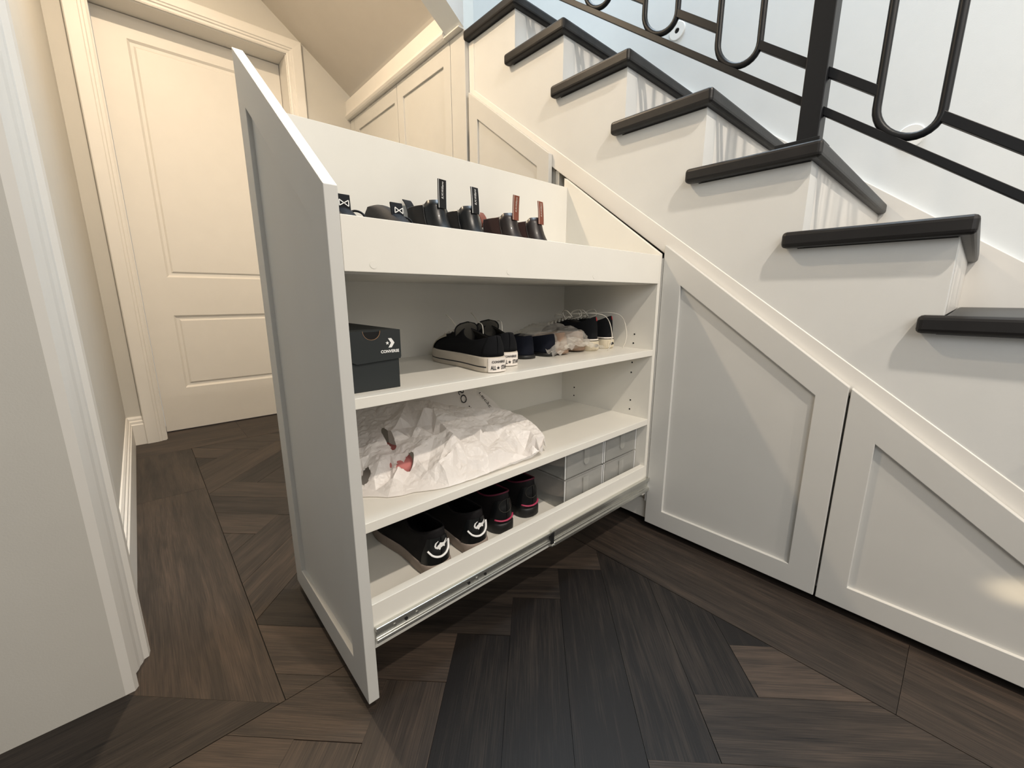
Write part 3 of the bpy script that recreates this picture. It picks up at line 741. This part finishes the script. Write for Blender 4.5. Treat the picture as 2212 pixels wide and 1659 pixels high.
for (y, lab, tb, rz) in ((.766, 'dark brown ankle boot with russet tabs beside the black pair', 'curl', 7), (.858, 'dark brown ankle boot with russet tabs, nearest the stair opening', 'up', 9)):
    chelsea(lab, (-.960, y-.011, ZTP), radians(rz), 'dark brown ankle boots on the top tray', M['brownleather'], M['browngore'], M['tantab'], M['lace'], tb, 1.0)

# ---- quilted slippers with tall heel tabs
def slipper(label, loc, rz, grp, lean):
    t = thing('quilted_slipper', label, 'slipper', loc, rz, grp)
    s = Shoe(.250, .088, .016, (.072, .022, .014), .136, .136, .002, .06, fwd=.055, h2=.004, h1b=.075, h2f=.008)
    obj('sole', s.sole(), M['blackrubber'], t, smooth=True); obj('upper', s.upper(), [M['slipper'], M['slipper']], t, smooth=True, solid=.004)
    bm = B(); P = [(.170+lean*f*f, 0, .050+.080*f) for f in [i/10 for i in range(11)]]
    ribbon(bm, P, (0, 1, 0), .026, .004); tb = obj('pull_tab', bm, M['slipper'], t, bevel=.001)
    bm = B(); k = .0065
    for a, b in (((-1, -1), (1, 1)), ((-1, 1), (1, -1)), ((-1, -1), (-1, .9)), ((1, 1), (1, -.9))):
        d = Vector((b[0]-a[0], b[1]-a[1], 0)).normalized(); n = Vector((-d.y, d.x, 0))*.0008
        A, C = Vector((a[0]*k*1.3, a[1]*k*.8, 0)), Vector((b[0]*k*1.3, b[1]*k*.8, 0)); bm.faces.new([bm.verts.new(q) for q in (A-n, C-n, C+n, A+n)])
    mapbm(bm, lambda c: (.1727+lean*.12, c.x, .1145+c.y)); obj('emblem', bm, M['whiteink'], tb)
    bm = B(); tube(bm, [(.10, .030, .108), (.105, .045, .116), (.115, .058, .110), (.12, .064, .090), (.118, .060, .06)], .0038, 8, ry=.0022); obj('strap', bm, M['slipper'], t, smooth=True)
    return t
slipper('black quilted slipper with a tall pull tab, against the rack front', (-.960, .303, ZTP), radians(0), 'black slippers on the top tray', -.004)
slipper('black quilted slipper with a leaning pull tab, beside the black boots', (-.955, .402, ZTP), radians(2), 'black slippers on the top tray', -.01)

# ---- black trainers with white heel mark (bottom)
CROC = [(-.0095, .0010), (-.0085, -.0030), (-.0055, -.0052), (-.0035, -.0050), (-.0030, -.0072), (-.0012, -.0070), (-.0005, -.0042), (.0020, -.0028), (.0030, -.0046), (.0048, -.0040), (.0042, -.0012), (.0100, .0022), (.0094, .0034), (.0050, .0016), (.0088, .0070), (.0078, .0078), (.0032, .0036), (.0010, .0036), (-.0015, .0052), (-.0020, .0030), (-.0045, .0012), (-.0060, -.0010), (-.0072, .0004), (-.0060, .0050), (-.0030, .0078), (-.0036, .0086), (-.0078, .0058)]
def trainer(label, loc, rz, grp, kind):
    t = thing('trainer', label, 'trainer', loc, rz, grp)
    s = Shoe(.292, .102, .026, (.070, .060, .032), .104, .098, .014, .048, fwd=.045, h2=.03)
    so = obj('sole', s.sole(), M['grimsole'] if kind == 'croc' else M['blackrubber'], t, smooth=True, bevel=.001)
    obj('upper', s.upper(), [M['mesh'], M['mesh']], t, smooth=True, solid=.003)
    obj('insole', s.insole(), M['mesh'], t)
    cup = obj('heel_counter', s.patch(0, .20, .0, .80, .0022, n=10), M['blackleather'], t, smooth=True)
    def onheel(c, off=.0042):      # c.x across, c.y height above ground
        u, z = c.x, c.y; v = min(.98, max(.02, (z-s.hs*.9)/(s.zb-s.hs*.9))); sd = -1 if u > 0 else 1
        tt = 0; acc = 0; prev = s.surf(0, sd, v)
        while acc < abs(u) and tt < .5:
            tt += .001; q = s.surf(tt, sd, v); acc += (q-prev).length; prev = q
        d = Vector((prev.x-.04, prev.y, 0)).normalized(); return prev+d*off
    if kind == 'croc':
        bm = B(); poly_bm(bm, [(-x*1.35, y*1.35) for x, y in CROC]); bmesh.ops.triangulate(bm, faces=bm.faces); mapbm(bm, lambda c: onheel(Vector((-c.x, c.y+.070, 0)))); obj('emblem', bm, M['whiteink'], cup)
        bm = B(); P = [(-.027, .062), (-.022, .052), (-.010, .043), (.003, .042), (.015, .048), (.022, .060), (.024, .074)]
        P = [(P[i][0]+(P[i+1][0]-P[i][0])*k/4, P[i][1]+(P[i+1][1]-P[i][1])*k/4) for i in range(6) for k in range(4)]+[P[6]]; P = [(sum(P[min(24, max(0, i+d))][0] for d in (-3, -2, -1, 0, 1, 2, 3))/7, sum(P[min(24, max(0, i+d))][1] for d in (-3, -2, -1, 0, 1, 2, 3))/7) for i in range(25)]; P = [onheel(Vector((a, b, 0)), .0035) for a, b in P]; tube(bm, P, .0026, 6, ry=.0016); obj('heel_line', bm, M['whiteink'], cup, smooth=True)
        bm = lacing(s, B(), (.55, .65, .75, .85), .10, .0026, .004); obj('lace', bm, M['blackrubber'], t, smooth=True)
    else:
        P = [onheel(Vector((-.030+.060*i/10, .036-.004*sin(pi*i/10), 0)), .0025) for i in range(11)]
        bm = B(); tube(bm, P, .0034, 6, ry=.002); obj('heel_line', bm, M['pinktrim'], cup, smooth=True)
        bm = B(); tube(bm, [onheel(Vector((.018*cos(a/12*2*pi), .072+.018*sin(a/12*2*pi), 0)), .003) for a in range(12)], .0005, 5, closed=True); obj('stitching', bm, M['lining'], cup)
        bm = lacing(s, B(), (.60, .70, .80, .90), .12, .0024, .004)
        c = Vector((.140, 0, .116))
        obj('lace', bm, M['pinklace'], t, smooth=True)
        bm = B(); ribbon(bm, [Vector((.165, 0, .075)), Vector((.150, 0, .096)), Vector((.138, 0, .114)), Vector((.128, 0, .126))], (0, 1, 0), .040, .005); obj('tongue', bm, M['mesh'], t, bevel=.002)
        bm = B()
        for sd in (1, -1):
            tube(bm, [c, c+Vector((-.006, sd*.012, .012)), c+Vector((-.02, sd*.022, .010)), c+Vector((-.018, sd*.010, .002)), c], .0020, 6)
            tube(bm, [c, c+Vector((-.010, sd*.008, -.004)), c+Vector((-.028, sd*.012, -.014)), c+Vector((-.036, sd*.008, -.030))], .0020, 6)
        obj('lace_bow', bm, M['pinklace'], t, smooth=True)
        obj('collar_binding', (lambda bm: (tube(bm, [s.T(q, sd)+Vector((0, 0, .001)) for q, sd in s.loop()], .0022, 6, closed=True), bm)[1])(B()), M['pinkbind'], t, smooth=True)
    return t
tr = trainer('black trainer with white crocodile heel and grey sole, nearest the rack front', (-.662, .402, ZB), radians(180), 'black trainers with white heel emblem on the bottom shelf', 'croc')
duptree(tr, (-.668, .508, ZB), radians(178), 'black trainer with white crocodile heel, next to the pink-laced pair')
tp = trainer('black trainer with pink laces, beside the crocodile pair', (-.690, .608, ZB), radians(178), 'black trainers with pink laces on the bottom shelf', 'pink')
duptree(tp, (-.700, .708, ZB), radians(176), 'black trainer with pink laces, nearest the clear shoe boxes')

# ================================================================== SHOE BOX
bx0, bx1, by0, by1 = -.955, -.665, .2365, .334
t = thing('shoe_box', 'charcoal lidded shoe box against the rack front', 'shoe box', ((bx0+bx1)/2, (by0+by1)/2, ZS1)); O = t.location.copy()
bm = B(); box(bm, bx0, bx1, by0+.001, by1-.003, ZS1, ZS1+.094); obj('box_body', bm, M['boxcard'], t, O, bevel=.001)
X = bx1+.003; zt0, zt1 = ZS1+.052, ZS1+.102
def hexr(cx, cz, r, n=14): return [(cx+r*cos(pi+pi*k/n), cz+r*sin(pi+pi*k/n)) for k in range(n+1)]
cyh = .283
front = [(by0+.018, zt0-.004), (by0+.004, zt0+.004), (by0+.0005, zt0+.012), (by0, zt1)]+hexr(cyh, zt1, .0155)+[(by1, zt1), (by1, zt0+.003), (by1-.003, zt0)]
bm = B(); prism(bm, front[::-1], 'x', X-.002, X)
box(bm, bx0-.002, X-.002, by0, by1, zt1-.002, zt1); box(bm, bx0-.002, X-.002, by1-.0015, by1, zt0, zt1-.002)
lid = obj('lid', bm, M['boxcard'], t, O)
bm = B(); prism(bm, hexr(cyh, zt1-.002, .0145)[::-1], 'x', X-.0026, X-.0022); obj('thumb_cutout', bm, M['darkhole'], lid, O)
bm = B(); tube(bm, [(X-.001, a, b) for a, b in hexr(cyh, zt1-.0005, .0152)], .0007, 6); obj('cut_edge', bm, M['kraft'], lid, O)
def onbox(c, cy, cz): return (X+.0004, cy+c.x, cz+c.y)
bm = text_bm('CONVERSE', .0067, bold=.00025); mapbm(bm, lambda c: onbox(c, .3135, ZS1+.0655)); obj('lettering', bm, M['whiteink'], lid, O)
bm = B(); poly_bm(bm, star_pts(.0035, (-.0045, 0))); poly_bm(bm, [(-.003, .008), (.003, .008), (.0085, 0), (.003, -.008), (-.003, -.008), (.0020, 0)]); mapbm(bm, lambda c: onbox(c, .3140, ZS1+.0800)); obj('emblem', bm, M['whiteink'], lid, O)

# ================================================================== CLEAR STACKED BOXES
cb = None
for (y0, z0, lab) in ((.790, ZB, 'clear plastic shoe box, lower one nearest the trainers'), (.790, ZB+.0905, 'clear plastic shoe box, upper one nearest the trainers'), (.966, ZB, 'clear plastic shoe box, lower one next to the end panel'), (.966, ZB+.0905, 'clear plastic shoe box, upper one next to the end panel')):
    L, Wd, H = .30, .168, .088
    if cb is None:
        cb = thing('clear_shoe_box', lab, 'plastic box', (-.815, y0+Wd/2, z0), 0, 'clear plastic boxes on the bottom shelf')
        bm = B(); box(bm, -L/2, L/2, -Wd/2, Wd/2, .0005, H); obj('box_shell', bm, M['clearbox'], cb, bevel=.002)
        bm = B(); x = L/2+.001   # front flap, a slightly bowed sheet, with hook tab
        R = []
        for j in range(9):
            zz = .006+(H-.010)*j/8; R.append([(x+.004*sin(pi*j/8)*sin(pi*i/12), -Wd/2+.006+(Wd-.012)*i/12, zz) for i in range(13)])
        grid(bm, R); fl_ = obj('front_flap', bm, M['clearbox'], cb, smooth=True)
        bm = B(); prism(bm, [(-.011, H*.45), (.011, H*.45), (.012, H*.90), (-.012, H*.90)], 'x', x+.0045, x+.0055); prism(bm, [(.012*cos(k*pi/8), H*.45-.014*sin(k*pi/8)) for k in range(9)], 'x', x+.0046, x+.0056); obj('closing_tab', bm, M['clearbox'], fl_)
        bm = B(); 
        for e in (-1, 1): box(bm, L/2-.001, L/2+.0014, e*(Wd/2)-.0012, e*(Wd/2)+.0012-.0, .002, H-.001)
        obj('edge', bm, M['lampwhite'], cb)
        bm = B(); s = Shoe(.25, .08, .02, (.06, .05, .025), .062, .060, .01, .03, fwd=.04); grid(bm, [[Vector((-.115, -.036, .004))+s.surf(t_, sd, j/8) for t_, sd in s.loop()] for j in range(9)], closev=True)
        grid(bm, [[Vector((-.115, .040, .004))+s.surf(t_, sd, j/8) for t_, sd in s.loop()] for j in range(9)], closev=True)
        obj('boxed_shoes', bm, M['grimsole'], cb, smooth=True)
    else: duptree(cb, (-.815, y0+Wd/2, z0), 0, lab)

# ================================================================== CLEAR BAG WITH BEIGE SHOES
t = thing('clear_plastic_bag', 'crumpled clear plastic bag holding beige shoes, lying behind the navy slip-ons', 'plastic bag', (-.83, .90, ZS1))
def crum(p, amp, sc, seed=0):
    v = 0
    for k, f in enumerate((1, 2.1, 4.3)):
        q = Vector((p[0]*sc*f+seed, p[1]*sc*f+seed*2, p[2]*sc*f)); v += (1-abs(noise.noise(q))*2)/(1.7**k)
    return amp*v
bm = B(); R = []; nu, nv = 70, 40
for j in range(nv+1):
    ph = pi*j/nv; r = []
    for i in range(nu):
        th = 2*pi*i/nu
        d = Vector((cos(th)*sin(ph), sin(th)*sin(ph), -cos(ph)))
        ex = .120; ey = .108
        p = Vector((d.x*ex, d.y*ey, (d.z*.5+.5)*.078*(1-.25*abs(d.y))+.0))
        k = 1+crum(p, .10, 14, 3)-.08; p = Vector((p.x*k, p.y*k, max(.0015, p.z*k))); r.append(p)
    R.append(r)
V = grid(bm, R, closev=True); obj('film', bm, M['clearfilm'], t)
bm = B(); P = []
for i in range(25):    # trailing mouth of the bag
    f = i/24; P.append([Vector((.085+.055*g_, -.110+.200*f-.02*g_*sin(3*f), .003+.030*sin(pi*f)*(1-.5*g_)+crum((f, g_, 0), .010, 5, 9))) for g_ in [j/8 for j in range(9)]])
grid(bm, P); obj('bag_mouth', bm, M['clearfilm'], t)
for k, (dx, dy, rz) in enumerate(((.100, -.046, 174), (.090, .044, 184))):
    s = Shoe(.215, .076, .010, (.055, .045, .027), .058, .052, .004, .026, fwd=.03, h2=.01, h1b=.015)
    be = thing('beige_shoe', ['beige suede shoe inside the clear bag, nearer the navy slip-ons', 'beige suede shoe inside the clear bag, nearer the skate shoes'][k], 'shoe', (-.83+dx, .90+dy, ZS1+.004), radians(rz), 'beige shoes inside the clear bag')
    obj('sole', s.sole(), M['beige'], be, smooth=True); obj('upper', s.upper(), [M['beige'], M['beige']], be, smooth=True, solid=.002)

# ================================================================== WHITE CARRIER BAG
t = thing('white_carrier_bag', 'crumpled white plastic carrier bag on the lower shelf', 'plastic bag', (-.82, .52, ZS2)); O = Vector((-.82, .52, ZS2))
BAG = [(-0.7589, 0.2815, 0.004),(-0.7305, 0.2983, 0.004),(-0.69, 0.3039, 0.003),(-0.6798, 0.3291, 0.003),(-0.6756, 0.3564, 0.003),(-0.649, 0.4158, 0.003),(-0.6433, 0.4501, 0.004),(-0.6441, 0.5163, 0.004),(-0.654, 0.5642, 0.004),(-0.6668, 0.6185, 0.004),(-0.6386, 0.6394, 0.008),(-0.6338, 0.6589, 0.018),(-0.6456, 0.685, 0.036),(-0.6549, 0.6961, 0.045),(-0.6856, 0.7014, 0.06),(-0.7254, 0.7046, 0.072),(-0.774, 0.6845, 0.084),(-0.7955, 0.6713, 0.092),(-0.8083, 0.6352, 0.096),(-0.8167, 0.5972, 0.1),(-0.8328, 0.5662, 0.106),(-0.8527, 0.5384, 0.113),(-0.8745, 0.5124, 0.124),(-0.9015, 0.4637, 0.126),(-0.9196, 0.4002, 0.122),(-0.9288, 0.35, 0.118),(-0.7662, 0.5931, 0.09),(-0.715, 0.5463, 0.082),(-0.7004, 0.5332, 0.058),(-0.6771, 0.5136, 0.036),(-0.7722, 0.6032, 0.07),(-0.7435, 0.5977, 0.072),(-0.7037, 0.6342, 0.062),(-0.6813, 0.6747, 0.055),(-0.7367, 0.699, 0.078),(-0.7201, 0.6612, 0.07),(-0.7179, 0.555, 0.066),(-0.7162, 0.6037, 0.046),(-0.6938, 0.5517, 0.042),(-0.6798, 0.6304, 0.04),(-0.653, 0.6654, 0.048),(-0.6538, 0.6541, 0.032),(-0.6693, 0.6449, 0.016),(-0.6527, 0.6595, 0.01),(-0.9012, 0.3524, 0.098),(-0.8171, 0.3381, 0.078),(-0.7953, 0.3438, 0.066),(-0.7888, 0.2965, 0.052),(-0.7904, 0.3171, 0.06),(-0.7888, 0.3427, 0.064),(-0.7902, 0.3752, 0.07),(-0.7854, 0.4079, 0.074),(-0.7507, 0.4476, 0.078),(-0.7694, 0.4689, 0.055),(-0.6889, 0.4536, 0.062),(-0.6823, 0.4816, 0.042),(-0.6647, 0.5026, 0.03),(-0.6705, 0.5595, 0.04),(-0.6593, 0.6057, 0.02),(-0.6661, 0.5293, 0.034),(-0.7386, 0.3904, 0.062),(-0.7154, 0.4478, 0.058),(-0.7217, 0.4145, 0.04),(-0.7035, 0.4513, 0.048),(-0.6847, 0.405, 0.034),(-0.6876, 0.4161, 0.046),(-0.6713, 0.4406, 0.03),(-0.666, 0.4191, 0.028),(-0.6837, 0.4631, 0.032),(-0.6716, 0.4759, 0.028),(-0.6476, 0.5065, 0.01),(-0.6678, 0.4849, 0.014),(-0.6558, 0.4431, 0.012),(-0.6649, 0.4137, 0.018),(-0.6949, 0.3936, 0.026),(-0.695, 0.3803, 0.014),(-0.7264, 0.3451, 0.036),(-0.7257, 0.3727, 0.022),(-0.7171, 0.3299, 0.026),(-0.7488, 0.3042, 0.026),(-0.7679, 0.2895, 0.024),(-0.7707, 0.2897, 0.012),(-0.7335, 0.331, 0.01),(-0.7285, 0.3924, 0.044),(-0.7594, 0.322, 0.046),(-0.7672, 0.3501, 0.052),(-0.778, 0.2946, 0.036),(-0.7084, 0.3465, 0.012),(-0.6739, 0.3974, 0.012),(-0.8249, 0.4899, 0.118),(-0.7794, 0.4805, 0.094),(-0.794, 0.4802, 0.104),(-0.8064, 0.4744, 0.08),(-0.784, 0.464, 0.07),(-0.7457, 0.4758, 0.09),(-0.7143, 0.4717, 0.086),(-0.7245, 0.4899, 0.062),(-0.7082, 0.491, 0.064),(-0.6894, 0.517, 0.052),(-0.7455, 0.5307, 0.078),(-0.7836, 0.5319, 0.096),(-0.778, 0.5683, 0.09),(-0.7916, 0.426, 0.094),(-0.7958, 0.4133, 0.07),(-0.8348, 0.4649, 0.098),(-0.8305, 0.4442, 0.074),(-0.8385, 0.4107, 0.108),(-0.8129, 0.3811, 0.088),(-0.8328, 0.4154, 0.082),(-0.8692, 0.3934, 0.098),(-0.8594, 0.3599, 0.092),(-0.8425, 0.3369, 0.08),(-0.8265, 0.4663, 0.122),(-0.965, 0.245, 0.1),(-0.975, 0.34, 0.11),(-0.965, 0.44, 0.11),(-0.93, 0.53, 0.1),(-0.89, 0.6, 0.08),(-0.85, 0.67, 0.06),(-0.8, 0.72, 0.05),(-0.73, 0.735, 0.02),(-0.68, 0.72, 0.01),(-0.655, 0.705, 0.01),(-0.755, 0.2375, 0.003),(-0.77, 0.2375, 0.02),(-0.8, 0.2375, 0.05),(-0.9, 0.2375, 0.09),(-0.975, 0.2375, 0.08),(-0.645, 0.68, 0.006)]
from mathutils.geometry import delaunay_2d_cdt
HOLES = [((-.806, .366), (.030, .0085)), ((-.735, .366), (.0075, .020)), ((-.765, .294), (.010, .010))]
vo, eo, fo = delaunay_2d_cdt([Vector((p[0], p[1])) for p in BAG], [], [], 0, 1e-5)[:3]
hz = [min(BAG, key=lambda q: (q[0]-v.x)**2+(q[1]-v.y)**2)[2] for v in vo]
bm = B(); bv = [bm.verts.new((v.x, v.y, ZS2+h)) for v, h in zip(vo, hz)]
for f in fo: bm.faces.new([bv[k] for k in f])
for it in range(7):      # even out the facets, then wrinkle them
    big = [e for e in bm.edges if e.calc_length() > .0062]
    if not big: break
    bmesh.ops.subdivide_edges(bm, edges=big, cuts=1, use_grid_fill=False); bmesh.ops.triangulate(bm, faces=[f for f in bm.faces if len(f.verts) > 3])
for it in range(2): bmesh.ops.smooth_vert(bm, verts=[v for v in bm.verts if not v.is_boundary], factor=.35, use_axis_x=False, use_axis_y=False, use_axis_z=True)
for v in bm.verts:
    q = Vector((v.co.x*26, v.co.y*20, v.co.z*16)); d1 = noise.voronoi(q)[0]; d2 = noise.voronoi(q*2.6)[0]
    k = min(1, (v.co.z-ZS2)/.02); v.co.z = max(ZS2+.0012, v.co.z+k*(.0070*(d1[1]-d1[0]-.3)+.0030*(d2[1]-d2[0]-.3)+.0015*noise.noise(q*7)))
    if v.co.z-ZS2 < .006: v.co.x += .004*noise.noise(q*1.5)
    v.co.x = min(-.6335, v.co.x); v.co.y = max(.2362, v.co.y)
for (hx, hy), (a, b) in HOLES:
    for v in bm.verts:
        ex, ey = (v.co.x-hx)/a, (v.co.y-hy)/b; q = sqrt(ex*ex+ey*ey)
        if .55 < q < 1.3: v.co.x, v.co.y = hx+ex/q*a, hy+ey/q*b
    dead = [f for f in bm.faces if all(((v.co.x-hx)/a)**2+((v.co.y-hy)/b)**2 < 1.01 for v in f.verts)]
    bmesh.ops.delete(bm, geom=dead, context='FACES')
bmesh.ops.delete(bm, geom=[v for v in bm.verts if not v.link_faces], context='VERTS')
obj('bag_front', bm, M['whitebag'], t, O, smooth=False)
# rear sheet standing up behind, with printing
bm = B(); P = []
def rear(f, g_):
    y = .420+.400*f; top = .106+.022*sin(pi*f)-.095*max(0, (f-.62)/.38)**1.4
    return Vector((-.915-.035*g_+.010*sin(9*f)+.006*noise.noise(Vector((f*6, g_*3, 2))), y, ZS2+.003+top*g_))
for i in range(61): P.append([rear(i/60, j/16) for j in range(17)])
grid(bm, P); rs = obj('bag_back', bm, M['whitebag'], t, O, smooth=True)
def onrear(c, f0, g0, sx, sy, rot):
    a = c.x*cos(rot)-c.y*sin(rot); b = c.x*sin(rot)+c.y*cos(rot); p = rear(f0+a/.40*sx, g0+b/.10*sy); return p+Vector((.0035, 0, .0))
bm = text_bm('recycle', .021); mapbm(bm, lambda c: onrear(Vector((-c.x, c.y, 0)), .79, .70, 1, 1, radians(-52)+pi)); obj('lettering', bm, M['ink'], rs, O)
bm = text_bm('pJSO .', .027); mapbm(bm, lambda c: onrear(Vector((-c.x, c.y, 0)), .60, .76, 1, 1, radians(-70)+pi)); obj('lettering', bm, M['ink'], rs, O)
# pink cloth inside the bag
bm = B(); R = []
for j in range(19):
    ph = pi*j/18; R.append([Vector((-.795+.062*cos(2*pi*i/36)*sin(ph), .366+.036*sin(2*pi*i/36)*sin(ph), ZS2+.0210-.0200*cos(ph)+.012*sin(ph)*(1-cos(ph))*(.6-.4*cos(2*pi*i/36)))) for i in range(36)])
R = [[p+Vector((0, 0, max(0, crum(p, .004, 18, 4)) if p.z > ZS2+.02 else 0)) for p in r] for r in R]
grid(bm, R, closev=True); bmesh.ops.remove_doubles(bm, verts=bm.verts, dist=1e-6)
tag(obj('folded_garment', bm, M['pinkcloth'], None, (-.795, .366, ZS2), smooth=True, loc=(-.795, .366, ZS2)), 'pink folded cloth seen through the holes of the white carrier bag', 'garment')
